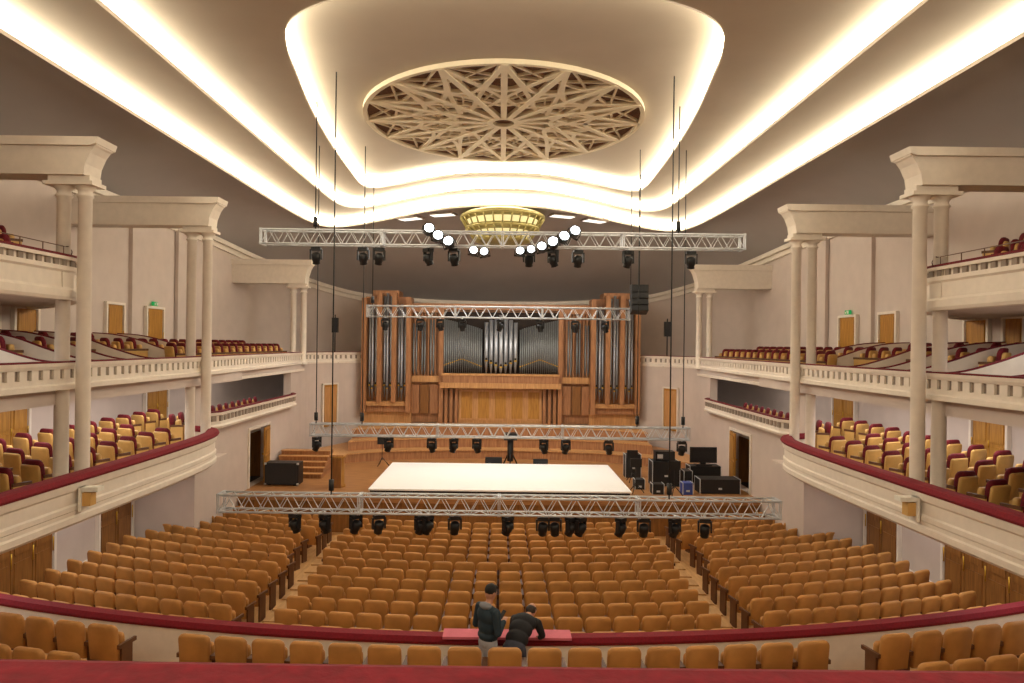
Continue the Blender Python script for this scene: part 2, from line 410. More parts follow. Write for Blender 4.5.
for (X,y0,y1,z0,z1,m,l) in ((-12,21.2,22.1,-.7,1.1,M_door,1),(-12,23.6,24.7,-.7,1.1,M_door,1),(-12,17.2,18.0,-.7,.76,M_door,1),(-12,16.0,16.6,-.7,.76,M_door,1),
    (-12,23.6,25.1,-2.9,-1.6,M_door,2),(-12,16.5,17.7,-2.9,-1.6,M_door,2),(-10.5,13.6,16.4,-5.9,-3.55,M_woodd,4),(-10.5,18.3,19.9,-6.05,-3.55,M_woodd,2),(-10.5,9,11,-5.9,-3.6,M_woodd,2)):
    door(X,y0,y1,z0,z1,'door_%d'%n_,m,l); n_+=1
def exit_sign(x,y,z,sx):
    mb=MB(); T=RZ(x,y,z,0 if sx<0 else math.pi)
    mb.box(-.02,.06,-.15,.15,-.07,.07,M_exit,T)
    mb.box(.06,.07,.04,.12,-.05,.05,M_white,T); mb.box(.06,.07,-.1,-.03,-.015,.015,M_white,T); mb.ell((.065,-.01,.04),(.01,.016,.016),M_white,8,6,T=T)
    mb.tube([(.065,-.02,.025),(.065,-.05,-.01),(.065,-.04,-.05)],.01,M_white,5,T=T); mb.tube([(.065,-.05,-.01),(.065,-.09,-.04)],.01,M_white,5,T=T)
    mb.obj('exit_sign')
for s_ in (-1,1):
    for (y,z) in ((24.1,1.27),(24.3,-1.44),(17.1,-1.44)): exit_sign(s_*11.95,y,z,s_)
# ------------------------------------------------------------------ columns and beams
def colpair(xa,xb,y,zb,zc,zt,name):
    mb=MB(); r=.132
    for x in (xa,xb):
        mb.lathe((x,y,0),[(r+.06,zb),(r+.06,zb+.08),(r+.03,zb+.12),(r,zb+.16),(r,zb+1.0),(r*.93,zc-.22),(r+.02,zc-.2),(r+.02,zc-.17),(r*.95,zc-.15),(r*.95,zc-.08),(r+.05,zc-.03),(r+.07,zc)],M_trim,20)
    xm=(xa+xb)/2
    mb.box(xm-.47,xm+.47,y-.24,y+.24,zc,zc+.07,M_trim)
    mb.box(xm-.4,xm+.4,y-.2,y+.2,zc+.07,zc+.18,M_trim)
    zb2=zc+.18; H=zt-zb2
    prof=[(xa+.12,zb2),(xa+.15,zb2+H*.3),(xa+.24,zb2+H*.6),(xa+.32,zb2+H*.76),(xa+.36,zb2+H*.8),(xa+.38,zt),(-12,zt),(-12,zb2)]
    for yy0,yy1,pr in ((y-.28,y+.28,prof),(y-.34,y+.34,[(xa+.26,zb2+H*.78),(xa+.38,zb2+H*.84),(xa+.42,zt+.01),(-12,zt+.01),(-12,zb2+H*.78)])):
        k=len(pr); vs=[(a,yy0,b) for a,b in pr]+[(a,yy1,b) for a,b in pr]
        mb.add(vs,[tuple(range(k)),tuple(range(2*k-1,k-1,-1))]+[(i,k+i,k+(i+1)%k,(i+1)%k) for i in range(k)],M_trim)
    both(mb,name)
colpair(-8.05,-8.46,13.5,-3.2,2.95,3.82,'paired_column')
colpair(-8.2,-8.64,19.5,-3.2,3.0,3.95,'paired_column')
colpair(-8.7,-9.15,30.8,-.95,2.4,3.6,'paired_column')
# ------------------------------------------------------------------ floors and stage
CY=39.0
def arc(R,xmax,n=30):
    return [(R*math.sin(a),CY-R*math.cos(a)) for a in [math.asin(xmax/R)*(2*i/n-1) for i in range(n+1)]]
FL=-5.33; FS=-5.06
mb=MB()
mb.prism([(-10.6,-4.2)]+[p for p in arc(28.0,10.6)]+[(10.6,-4.2)],-6.0,FL,M_aisle)
mb.prism([(-10.6,-4.2)]+[p for p in arc(28.78,10.6)]+[(10.6,-4.2)],FL,FS,M_aisle)
vs=[(-12.2,8.5,-5.62),(12.2,8.5,-5.62),(12.2,24,-6.32),(-12.2,24,-6.32),(-12.2,8.5,-5.9),(12.2,8.5,-5.9),(12.2,24,-6.6),(-12.2,24,-6.6)]
mb.add(vs,[(0,1,2,3),(7,6,5,4),(0,4,5,1),(1,5,6,2),(2,6,7,3),(3,7,4,0)],M_aisle)
mb.obj('floor')
def zf(y): return -5.62-(y-8.5)*.7/15.5
mb=MB()
ra=[Vector(p) for p in arc(28.0,10.48,40)]
mb.sweep(ra,[(-.08,-5.85),(.08,-5.85),(.08,-4.68),(-.08,-4.68)],M_trim)
mb.sweep(ra,[(-.11,-4.68),(.11,-4.68),(.13,-4.63),(.09,-4.56),(-.09,-4.56),(-.13,-4.63)],M_red)
mb.obj('parapet_rear_stalls')
mb=MB(); mb.box(-.85,1.15,-.2,.12,0,.04,M_pink,RZ(0,11.02,-4.56,0)); mb.obj('pink_cloth_on_rail')
mb=MB()
front=[(x,23.35-.35*math.cos(x/8.75*math.pi/2)) for x in [i*8.74/10-8.74 for i in range(21)]]
mb.prism(front+[(8.74,30.8),(6.8,34.4),(-6.8,34.4),(-8.74,30.8)],-5.25,-5.1,M_floor)
mb.prism([(x,y+.1) for x,y in front]+[(8.74,30),(-8.74,30)],-6.5,-5.25,M_woodd)
mb.obj('stage')
mb=MB()
for k,(o,z) in enumerate(((0,-4.7),(1.0,-4.28),(2.0,-3.85))):
    pts=catmull([(-8.2,27.8+o),(-7,29.3+o*.9),(-4.5,30.8+o*.8),(0,31.4+o*.75),(4.5,30.8+o*.8),(7,29.3+o*.9),(8.2,27.8+o)],5)
    poly=[(p.x,p.y) for p in pts]+[(8.3,30.9),(6.8,34.3),(-6.8,34.3),(-8.3,30.9)]
    if k>0:
        pts=[p for p in pts if abs(p.x)<6.9]; poly=[(p.x,p.y) for p in pts]+[(6.6,34.3),(-6.6,34.3)]
    mb.prism(poly,-5.1,z-.05,M_wood); mb.prism([(x,y-.04) for x,y in poly],z-.05,z,M_woodl)
mb.obj('choir_risers')
mb=MB()
for i in range(5): mb.box(-8.6,-6.7,26.3+i*.32,28.2,-5.1+i*.17,-5.1+(i+1)*.17-.03,M_wood)
for i in range(5): mb.box(-8.62,-6.68,26.27+i*.32,26.27+(i+1)*.32+.02,-5.1+(i+1)*.17-.03,-5.1+(i+1)*.17,M_woodl)
mb.obj('stage_steps')
mb=MB(); mb.box(-4.4,4.45,23.5,28.8,-4.93,-4.88,M_sheet)
mb.box(-4.35,4.4,23.54,23.58,-5.0,-4.93,M_blk)
for x in np.linspace(-4.2,4.2,8):
    for y in (23.8,26.2,28.6): mb.box(x-.05,x+.05,y-.05,y+.05,-5.1,-4.93,M_alu)
mb.obj('white_covered_platform')
# ------------------------------------------------------------------ organ
def organ():
    mb=MB(); F=34.4
    mb.box(-6.65,6.65,F+.1,36.0,-3.85,1.75,M_wood)
    def pipe(x,y,z0,z1,r,m,foot=.5,mouth=True):
        mb.tube([(x,y,z0),(x,y,z0+foot),(x,y,z1)],[r*.25,r,r],m,10)
        if mouth:
            mb.box(x-r*.5,x+r*.5,y-r-.015,y-r*.6,z0+foot+.02,z0+foot+.12,M_dark)  # pipe mouth: shade of the slit painted dark
            mb.box(x-r*.7,x+r*.7,y-r-.02,y-r*.5,z0+foot-.05,z0+foot+.01,M_brass)
    for s in (-1,1):
        def bx(a,b,y0,y1,z0,z1,m): mb.box(min(s*a,s*b),max(s*a,s*b),y0,y1,z0,z1,m)
        bx(4.45,6.65,F-.1,35.6,-3.85,2.3,M_wood)
        bx(4.35,6.75,F-.25,35.6,-3.85,-3.3,M_woodl)
        bx(5.0,6.3,F-.2,35.6,2.3,2.6,M_wood)
        for x in (4.45,5.15,5.85,6.6): bx(x-.11,x+.11,F-.75,F,-2.8 if x in(5.15,5.85) else -3.3,2.45 if x in (5.15,5.85) else 2.2,M_wood)
        bx(4.4,6.7,F-.6,F,-3.0,-2.8,M_woodl); bx(4.6,6.55,F-.45,F,-3.3,-3.0,M_wood)
        for gx,top in ((4.8,1.9),(5.5,2.45),(6.22,1.9)):
            for i,dx in enumerate((-.15,0,.15)):
                pipe(s*(gx+dx),F-.35-(.12 if i==1 else 0),-2.75+(.15 if i!=1 else 0),top-(.15 if i!=1 else 0),.068,M_pipe,.6)
        for i in range(9):
            x=3.05+i*.165
            bx(x-.03,x+.03,F-.12,F+.1,-1.6,1.6,M_wood)
        for i in range(3):
            x=3.3+i*.42
            for j in range(2): pipe(s*(x+j*.13),F-.14,-1.5,1.2-.1*i,.045,M_piped,.25,False)
        bx(2.95,4.45,F-.2,F+.1,1.55,1.95,M_wood); bx(2.95,4.45,F-.2,F+.1,-1.85,-1.55,M_woodl)
        for i in range(3): bx(3.05+i*.47,3.45+i*.47,F-.06,F+.1,-3.4,-2.0,M_woodd if i%2 else M_wood)
        bx(2.8,3.0,F-.35,F+.1,-3.85,1.75,M_wood)
        for x in (2.15,2.4,2.65): bx(x-.07,x+.07,F-.25,F,-3.85,-2.1,M_wood)
    mb.box(-2.8,2.8,F-.02,F+.12,-1.4,1.6,M_dark)  # dark backing paints the shade behind the pipes
    mb.box(-4.5,4.5,F-.15,F+.6,1.7,2.0,M_wood)
    mb.box(-2.9,2.9,F-.7,F+.1,-2.1,-1.85,M_woodl); mb.box(-2.8,2.8,F-.6,F+.1,-1.85,-1.42,M_wood); mb.box(-2.85,2.85,F-.65,F+.1,-1.5,-1.4,M_woodl)
    nP=19
    for s in (-1,1):
        for i in range(nP):
            x=.95+i*.1; top=.75+.5*(i/nP)**.8; bot=-1.4; hh=.35+.35*(1-abs(i-nP/2)/(nP/2))
            pipe(s*x,F-.3,bot,top,.043,M_piped,hh,False)
            mb.box(s*x-.03,s*x+.03,F-.36,F-.34,bot+hh-.02,bot+hh+.03,M_brass)
    for i in range(-3,4):
        x=i*.235; y=F-.55+.04*abs(i); pipe(x,y,-1.4,1.45-.12*abs(i),.105,M_pipe,.35+.1*abs(i))
    mb.box(-2.05,2.05,F-.05,F+.1,-3.85,-2.1,M_woodl)
    for i in range(5):
        x=-1.64+i*.82
        mb.box(x-.36,x+.36,F-.09,F,-3.7,-2.2,M_woodl); mb.box(x-.27,x+.27,F-.11,F,-3.6,-2.3,M_door)
    mb.obj('pipe_organ')
organ()
# ------------------------------------------------------------------ seats
def pill(mb,w,z0,z1,y0,th,m,lean=0.0,rc=.12,bow=.03):
    out=[(-w/2,z0),(w/2,z0)]
    for k in range(6):
        a=math.pi/2*k/5; out.append((w/2-rc+rc*math.cos(a),z1-rc+rc*math.sin(a)))
    for k in range(6):
        a=math.pi/2+math.pi/2*k/5; out.append((-w/2+rc+rc*math.cos(a),z1-rc+rc*math.sin(a)))
    cz=(z0+z1)/2; vs=[];fs=[];n=len(out)
    lay=((0,.9),(th*.22,.985),(th*.5,1),(th*.8,.985),(th,.9))
    for dy,s in lay:
        for x,z in out:
            X=x*s; Z=cz+(z-cz)*s; vs.append((X,y0+dy-(Z-z0)*lean-bow*(1-(2*X/w)**2),Z))
    for j in range(len(lay)-1):
        for i in range(n): a=j*n+i;b=j*n+(i+1)%n; fs.append((a,b,b+n,a+n))
    L=(len(lay)-1)*n
    fs.append(tuple(range(n-1,-1,-1))); fs.append(tuple(range(L,L+n)))
    mb.add(vs,fs,m,True)
def seat(back,front,shell=None,w=.5,h=.9,rc=.12):
    s=MB()
    pill(s,w,.34,h,-.2,.1,front,.12,rc)
    if shell: pill(s,w-.01,.25,h-.10,-.25,.07,back,.12,.06)
    pill(s,w-.06,.36,.72,-.07,.1,back,.05,.06,.0)
    sd=back if shell else M_seatd
    for sx in (-1,1):
        s.box(sx*(w/2+.02)-.022,sx*(w/2+.02)+.022,-.2,.16,.54,.6,M_seatd)
        if shell: s.box(sx*(w/2+.02)-.018,sx*(w/2+.02)+.018,-.2,.14,0,.54,sd)
        else: s.box(sx*(w/2+.02)-.018,sx*(w/2+.02)+.018,-.14,.08,0,.54,sd)
    return s
S_st=seat(M_gold,M_gold,w=.47,rc=.09)
S_bal=seat(M_goldb,M_redd,True)
def place_rows(mb,tpl,rows,segs,pitch,zfun):
    for R in rows:
        for (xa,xb) in segs:
            a0,a1=math.asin(xa/R),math.asin(xb/R); n=max(1,int((a1-a0)*R/pitch))
            off=((a1-a0)*R-n*pitch)/2
            for i in range(n):
                a=a0+(off+(i+.5)*pitch)/R
                x,y=R*math.sin(a),CY-R*math.cos(a)
                mb.put(tpl,RZ(x,y,zfun(y),a+random.uniform(-.015,.015)))
mb=MB()
rows=[26.85-.74*i for i in range(13)]
for i,R in enumerate(rows):
    w=4.2+.03*i
    place_rows(mb,S_st,[R],[(-w,w)],.52,zf)
    place_rows(mb,S_st,[R],[(-9.95,-w-.68),(w+.68,9.95)],.52,zf)
mb.obj('stalls_seating',fixn=False)
mb=MB()
place_rows(mb,S_st,[29.15,30.05,30.95],[(-4.75,4.95)],.55,lambda y:FS)
place_rows(mb,S_st,[29.1,30.0,30.9],[(-9.9,-5.3),(5.4,9.9)],.55,lambda y:FS)
mb.obj('rear_stalls_seating',fixn=False)
mb=MB()
for i,R in enumerate(rows):
    y=CY-R+.45; w=4.2+.03*i
    mb.box(-w-.66,-w-.02,y-.1,y+.3,zf(y)-.05,zf(y)+.04,M_aisle)
both(mb,'aisle_steps')
def bal(rowsdef,ang,name,pitch=.62,s=1.0):
    mb=MB()
    for (x,z,y0,y1) in rowsdef:
        y=y0
        while y<y1:
            mb.put(S_bal,RZ(x,y,z,-ang+random.uniform(-.03,.03),s)); y+=pitch
    both(mb,name)
bal([(-8.95,-3.2,6,19.4),(-9.9,-3.12,6,19.4),(-10.9,-3.04,6,22.6)],math.radians(20),'lower_balcony_seating',.86,.98)
bal([(-9.75,-3.12,21.3,29)],math.radians(75),'box_seating',.6)
bal([(-9.3,-.95,20.2,29.6),(-10.5,-.83,15,29),(-11.4,-.7,14.5,20)],math.radians(40),'middle_balcony_seating',.66)
bal([(-9.2,1.05,4,13.8),(-10.1,1.25,4,14.9),(-10.9,1.5,4,15.8),(-11.6,1.75,4,16.6)],math.radians(40),'upper_balcony_seating',.66)
mb=MB()
for y in (10.5,12.2,13.9,15.3,16.6,17.9,20.4,21.8):
    pts=[(-8.6,-.48),(-9.2,-.42),(-9.9,-.22),(-10.6,.02),(-11.3,.16),(-12,.2)]
    cv=catmull(pts,4)
    vs=[];n=len(cv)
    for yy in (y-.05,y+.05):
        for p in cv: vs.append((p.x,yy,p.y))
        for p in cv: vs.append((p.x,yy,-.95))
    fs=[]
    for i in range(n-1):
        fs+=[(i,i+1,n+i+1,n+i),(2*n+i,3*n+i,3*n+i+1,2*n+i+1)]
    mb.add(vs,fs,M_trim)
    mb.tube([(p.x,y,p.y) for p in cv],.035,M_redd,6)
both(mb,'box_partition')
for s in (-1,1):
    mb=MB(); x0=-7.58
    mb.box(x0,x0+.05,12.6,12.85,-3.1,-2.66,M_white); mb.box(x0,x0+.34,12.62,12.83,-2.74,-2.66,M_white)
    mb.box(x0+.05,x0+.2,12.64,12.82,-3.0,-2.76,M_goldb)
    mb.obj('bracket_spotlight',mirror=(s>0))
# ------------------------------------------------------------------ trusses and lights
def truss(x0,x1,y,z,h=.36):
    mb=MB(); q=h/2
    for dy in (-q,q):
        for dz in (-q,q): mb.tube([(x0,y+dy,z+dz),(x1,y+dy,z+dz)],.025,M_alu,6)
    n=int(round((x1-x0)/(h*1.15))); st=(x1-x0)/n
    for i in range(n):
        a=x0+i*st;b=a+st; m=a+st/2
        for dy in (-q,q): mb.tube([(a,y+dy,z-q),(m,y+dy,z+q),(b,y+dy,z-q)],.013,M_alu,5,caps=False)
        for dz in (-q,q): mb.tube([(a,y-q,z+dz),(m,y+q,z+dz),(b,y-q,z+dz)],.013,M_alu,5,caps=False)
    k=max(2,int((x1-x0)/3))
    for i in range(k+1):
        x=x0+(x1-x0)*i/k
        for sg in (-.02,.02):
            for zz in (z-q,z+q): mb.box(x+sg-.012,x+sg+.012,y-q-.03,y+q+.03,zz-.03,zz+.03,M_alu)
            for yy in (y-q,y+q): mb.box(x+sg-.01,x+sg+.01,yy-.02,yy+.02,z-q,z+q,M_alu)
    return mb
def movinghead(tilt=25,lit=False):
    s=MB()
    s.tube([(0,0,.0),(0,0,-.08)],.03,M_alu,6)
    s.box(-.12,.12,-.09,.09,-.15,-.06,M_blk)
    for sx in (-1,1): s.box(sx*.14-.018,sx*.14+.018,-.045,.045,-.38,-.12,M_blk)
    T=Matrix.Translation((0,0,-.33))@Matrix.Rotation(math.radians(tilt),4,'X')
    s.tube([(0,0,.13),(0,0,.1),(0,0,-.05),(0,0,-.11),(0,0,-.16)],[.06,.11,.11,.09,.1],M_blk,12,T=T)
    s.tube([(0,0,-.161),(0,0,-.166)],[.085,.085],M_lampw if lit else M_scr,12,T=T)
    return s
MH=movinghead()
def rig(x0,x1,y,z,h,xs,cables,ztop):
    mb=truss(x0,x1,y,z,h)
    for x in xs: mb.put(MH,RZ(x,y,z-h/2,random.uniform(-1,1)))
    for x in cables:
        mb.tube([(x,y,z+h/2),(x,y,ztop)],.016,M_cable,5)
        mb.tube([(x,y,z+h/2+.1),(x,y,z+h/2+.35)],.06,M_blk,8)
    return mb
def pxs(L,d): return [(p-501)/700*d for p in L]
mb=rig(-6.15,6.17,18,2.7,.36,pxs([315,362,378,427,453,528,552,577,627,690],18),pxs([314,677],18),6.19)
# lit wash lights: pairs of round lamp cans in black yokes
for (x,z,rz,sc_) in ((-1.85,2.9,.5,1),(-1.62,2.72,.3,1),(-1.35,2.58,-.3,1),(-.72,2.36,.2,.8),(-.45,2.33,-.2,.8),(.45,2.36,.1,.8),(.72,2.4,.2,.8),(1.0,2.48,-.3,.9),(1.28,2.6,-.4,1),(1.55,2.74,.3,1),(1.82,2.88,.5,1)):
    T=Matrix.Translation((x,17.62,z))@Matrix.Rotation(rz,4,'Y')@Matrix.Rotation(math.radians(-22),4,'X')@Matrix.Scale(sc_,4)
    mb.tube([(0,.2,0),(0,.14,0),(0,-.02,0),(0,-.06,0)],[.07,.13,.14,.15],M_blk,16,T=T)
    mb.tube([(0,-.061,0),(0,-.068,0)],[.115,.115],M_lampw,16,T=T)
    for sx in (-1,1): mb.box(sx*.165-.012,sx*.165+.012,0,.3,-.02,.02,M_blk,T)
    mb.box(-.17,.17,.28,.31,-.02,.02,M_blk,T)
mb.obj('lighting_truss')
mb=rig(-4.95,4.75,26,1.2,.4,pxs([385,420,440,462,500,540,575,605],26),pxs([372,630],26),6.19); mb.obj('lighting_truss')
mb=rig(-6.35,6.35,16,-3.66,.38,pxs([297,327,358,381,423,430,457,510,545,557,573,583,623,646,677,707],16),pxs([333,671],16),6.19)
mb.obj('lighting_truss')
mb=rig(-5.9,5.9,22,-2.72,.36,pxs([318,390,433,455,478,545,567,610,683],22),pxs([317,363,638,684],22),6.19); mb.obj('lighting_truss')
mb=MB()
for i in range(4):
    T=Matrix.Translation((4.95,25.2,2.05-i*.24))@Matrix.Rotation(math.radians(-4-5*i),4,'X')
    mb.box(-.3,.3,-.2,.2,-.11,.11,M_blk,T); mb.box(-.27,.27,-.22,-.2,-.09,.09,M_blk2,T)
mb.tube([(4.95,25.2,2.1),(4.95,25.2,6.19)],.02,M_cable,5); mb.box(4.65,5.25,25.0,25.4,2.16,2.22,M_blk)
mb.obj('line_array_speaker')
for s in (-1,1):
    mb=MB(); x,y=s*7.9,33.3
    z=-.95
    mb.tube([(x,y,z),(x,y,z+2.3)],.03,M_blk,6); mb.box(x-.14,x+.14,y-.1,y+.12,z+1.45,z+2.15,M_blk); mb.box(x-.12,x+.12,y-.12,y-.1,z+1.5,z+2.1,M_blk2)
    mb.box(x-.2,x+.2,y-.1,y+.2,z,z+.02,M_blk)
    mb.obj('pole_speaker')
# ------------------------------------------------------------------ stage equipment
mb=MB()
mb.box(-8.35,-7.15,24.9,25.5,-5.07,-4.3,M_blk); mb.box(-8.3,-7.2,24.88,24.9,-5.03,-4.35,M_blk2)
for x in (-8.35,-7.2):
    for z in (-5.07,-4.35): mb.box(x-.01,x+.06,24.87,24.93,z,z+.06,M_alu)
for x in (-8.2,-7.3): mb.box(x-.05,x+.05,24.95,25.4,-5.1,-5.07,M_blk)
mb.obj('loudspeaker_cabinet')
mb=MB(); mb.lathe((-5.75,24.9,0),[(0,-5.1),(.28,-5.1),(.28,-5.04),(.24,-5.0),(.24,-4.1),(.29,-4.05),(.29,-4.0),(0,-4.0)],M_door,16); mb.box(-6.0,-5.5,24.65,25.1,-4.0,-3.95,M_woodl,); mb.box(-5.93,-5.57,24.6,24.66,-5.1,-4.05,M_woodd); mb.obj('wooden_lectern')
def case(x0,x1,y0,y1,z0,z1,m,name):
    mb=MB(); mb.box(x0,x1,y0,y1,z0,z1,m); t=.012
    for x in (x0,x1):
        for y in (y0,y1): mb.box(x-t,x+t,y-t,y+t,z0,z1,M_alu)
        mb.box(x-t,x+t,y0,y1,z1-t,z1+t,M_alu)
    mb.box((x0+x1)/2-.06,(x0+x1)/2+.06,y0-.02,y0,(z0+z1)/2-.1,(z0+z1)/2-.04,M_alu)
    mb.obj(name)
case(5.6,6.6,25.6,26.3,-5.1,-4.2,M_blk,'flight_case'); case(6.7,7.0,25.4,26.0,-5.1,-4.5,M_blk,'flight_case')
case(7.0,8.4,24.4,25.1,-5.1,-4.6,M_blk,'flight_case'); case(7.05,8.2,25.9,26.5,-5.1,-4.4,M_blk,'flight_case')
case(6.35,6.7,24.2,24.6,-5.1,-4.7,M_blue,'flight_case'); case(4.85,5.2,25.0,25.4,-5.1,-4.75,M_blk2,'flight_case'); case(5.3,5.7,24.2,24.6,-5.1,-4.75,M_blk,'flight_case')
case(4.9,5.5,27.2,27.7,-5.1,-4.2,M_blk2,'flight_case')
mb=MB(); mb.box(7.1,8.1,26.1,26.16,-4.3,-3.72,M_blk); mb.box(7.14,8.06,26.085,26.1,-4.26,-3.76,M_scr); mb.box(7.5,7.7,26.1,26.25,-4.37,-4.3,M_blk); mb.box(7.3,7.9,26.0,26.35,-4.388,-4.36,M_blk); mb.obj('computer_monitor')
mb=MB(); mb.box(5.75,6.45,25.75,26.2,-4.185,-3.85,M_blk); mb.box(5.8,6.4,25.73,25.75,-4.16,-3.9,M_blk2); mb.box(5.8,6.0,25.72,25.73,-4.1,-3.95,M_alu); mb.obj('audio_mixer_rack')
for (x,y) in ((4.75,24.4),(5.0,26.4),(6.0,24.0),(-4.9,29.2)):
    mb=MB()
    for a in (0,2.1,4.2): mb.tube([(x,y,-4.75),(x+.3*math.cos(a),y+.3*math.sin(a),-5.09)],.015,M_blk,5)
    mb.tube([(x,y,-4.85),(x,y,-4.1)],.014,M_blk,5); mb.box(x-.2,x+.2,y-.05,y,-4.2,-3.9,M_blk,None)
    mb.obj('music_stand')
mb=MB(); x,y=.45,29.6
for a in (.5,2.6,4.7): mb.tube([(x,y,-4.4),(x+.35*math.cos(a),y+.35*math.sin(a),-5.09)],.03,M_blk,6)
mb.tube([(x,y,-4.9),(x,y,-3.95)],.13,M_blk,8); mb.box(x-.28,x+.28,y-.25,y+.3,-4.0,-3.72,M_blk); mb.tube([(x,y-.25,-3.86),(x,y-.45,-3.86)],.09,M_blk,10)
mb.obj('pedestal_camera')
for (x0,x1,y,z1) in ((1.4,2.0,28.95,-4.75),(-.6,0.1,29.1,-4.72)):
    mb=MB(); mb.box(x0,x1,y,y+.4,-5.1,z1,M_blk); mb.box(x0+.04,x1-.04,y-.02,y,-5.05,z1-.05,M_blk2); mb.box(x0,x1,y,y+.02,z1,z1+.04,M_blk); mb.obj('stage_monitor_wedge')
# ------------------------------------------------------------------ our balcony
mb=MB()
rp=[Vector((x,1.18+.006*x*x)) for x in [i*.2-2.8 for i in range(29)]]
mb.sweep(rp,[(-.03,-.74),(.5,-.74),(.54,-.68),(.5,-.6),(.38,-.555),(.0,-.545),(-.04,-.56),(-.065,-.6),(-.06,-.68)],M_red,smooth=False)
mb.sweep(rp,[(-.0,-1.9),(.1,-1.9),(.1,-.74),(-.0,-.74)],M_trim)
mb.obj('parapet_near_balcony')
mb=MB(); mb.box(-8.2,8.2,-4.2,.95,-1.95,-1.75,M_wall); mb.obj('balcony_floor_near')
# ------------------------------------------------------------------ people
def capsule(p0,p1,r0,r1,n=12,m=4):
    p0,p1=Vector(p0),Vector(p1); L=(p1-p0).length; d=(p1-p0).normalized() if L>1e-6 else Vector((0,0,1))
    pts=[];rs=[]
    for i in range(m+1):
        a=math.pi/2*(i/m); pts.append(p0-d*r0*math.cos(a)); rs.append(max(r0*math.sin(a),1e-4))
    for i in range(m+1):
        a=math.pi/2*(1-i/m); pts.append(p1+d*r1*math.cos(a)); rs.append(max(r1*math.sin(a),1e-4))
    return pts,rs
M_skin=mat('skin',(190,138,112),0.6,var=0.05); M_hair=mat('hair_black',(24,20,18),0.7,var=.3,scale=60); M_hair2=mat('hair_brown',(48,34,26),0.7,var=.3,scale=60)
M_jkt=mat('jacket_navy',(28,48,60),0.75,var=.15,scale=12); M_hood=mat('hood_grey',(120,122,128),0.8); M_pants=mat('trousers_grey',(165,165,172),0.8,var=.1,scale=10)
M_swe=mat('sweater_black',(20,20,26),0.8,var=.2,scale=14); M_jean=mat('jeans_dark',(56,58,72),0.8,var=.15,scale=14); M_shoe=mat('shoe_black',(20,20,20),0.5); M_eye=mat('eye_dark',(15,12,10),0.3); M_lip=mat('lip',(140,78,70),0.6)
def hand(prims,w,dirv,up,side,hold=.6):
    w=Vector(w);d=Vector(dirv).normalized();u=Vector(up); u=(u-d*u.dot(d)).normalized(); s=d.cross(u)*side
    pc=w+d*.05
    prims.append(('e',pc,(.042,.05,.018),Matrix((s,d,u)).transposed(),'skin'))
    for i,(o,L) in enumerate(((.03,.07),(.01,.08),(-.011,.074),(-.03,.058))):
        a=w+d*.085+s*o; b=a+d*L*.5-u*L*.18*hold; c=b+d*L*.25-u*L*.45*hold
        prims.append(('c',a,b,.0095,.009,'skin')); prims.append(('c',b,c,.009,.0075,'skin'))
    a=w+d*.03+s*.035; b=a+s*.035+d*.03-u*.01; c=b+d*.03-u*.02*hold
    prims.append(('c',a,b,.0125,.011,'skin')); prims.append(('c',b,c,.011,.009,'skin'))
def build_person(name,prims,mats,T,extra):
    raw=MB()
    for p in prims:
        if p[0]=='c':
            pts,rs=capsule(p[1],p[2],p[3],p[4]); raw.tube(pts,rs,M_skin,12)
        else:
            R=p[3].to_4x4() if p[3] is not None else Matrix.Identity(4)
            raw.ell((0,0,0),p[2],M_skin,20,14,T=Matrix.Translation(p[1])@R)
    ob=raw.obj('tmp')
    m=ob.modifiers.new('r','REMESH'); m.mode='VOXEL'; m.voxel_size=.0085
    m=ob.modifiers.new('s','SMOOTH'); m.factor=.5; m.iterations=3
    dg=bpy.context.evaluated_depsgraph_get(); me=bpy.data.meshes.new_from_object(ob.evaluated_get(dg))
    bpy.data.objects.remove(ob)
    n=len(me.polygons); c=np.zeros(n*3); me.polygons.foreach_get('center',c); c=c.reshape(-1,3)
    best=np.full(n,1e9); idx=np.zeros(n,int); names=list(mats.keys())
    for p in prims:
        if p[0]=='c':
            a=np.array(p[1]);b=np.array(p[2]); ab=b-a; L=ab@ab+1e-9
            t=np.clip(((c-a)@ab)/L,0,1); d=np.linalg.norm(c-(a+t[:,None]*ab),axis=1)-(p[3]+(p[4]-p[3])*t); lab=p[5]
        else:
            q=c-np.array(p[1])
            if p[3] is not None: q=q@np.array(p[3])
            r=np.array(p[2]); k=np.linalg.norm(q/r,axis=1); d=(k-1)*r.min(); lab=p[4]
        w=d<best; best[w]=d[w]; idx[w]=names.index(lab)
    me.materials.clear()
    for k in names: me.materials.append(mats[k])
    me.polygons.foreach_set('material_index',idx.astype(np.int32)); me.polygons.foreach_set('use_smooth',[True]*n)
    root=bpy.data.objects.new(name,None); sc.collection.objects.link(root); root.matrix_world=T
    b=bpy.data.objects.new('body',me); sc.collection.objects.link(b); b.parent=root
    for nm,e in extra:
        o=e.obj(nm); o.parent=root
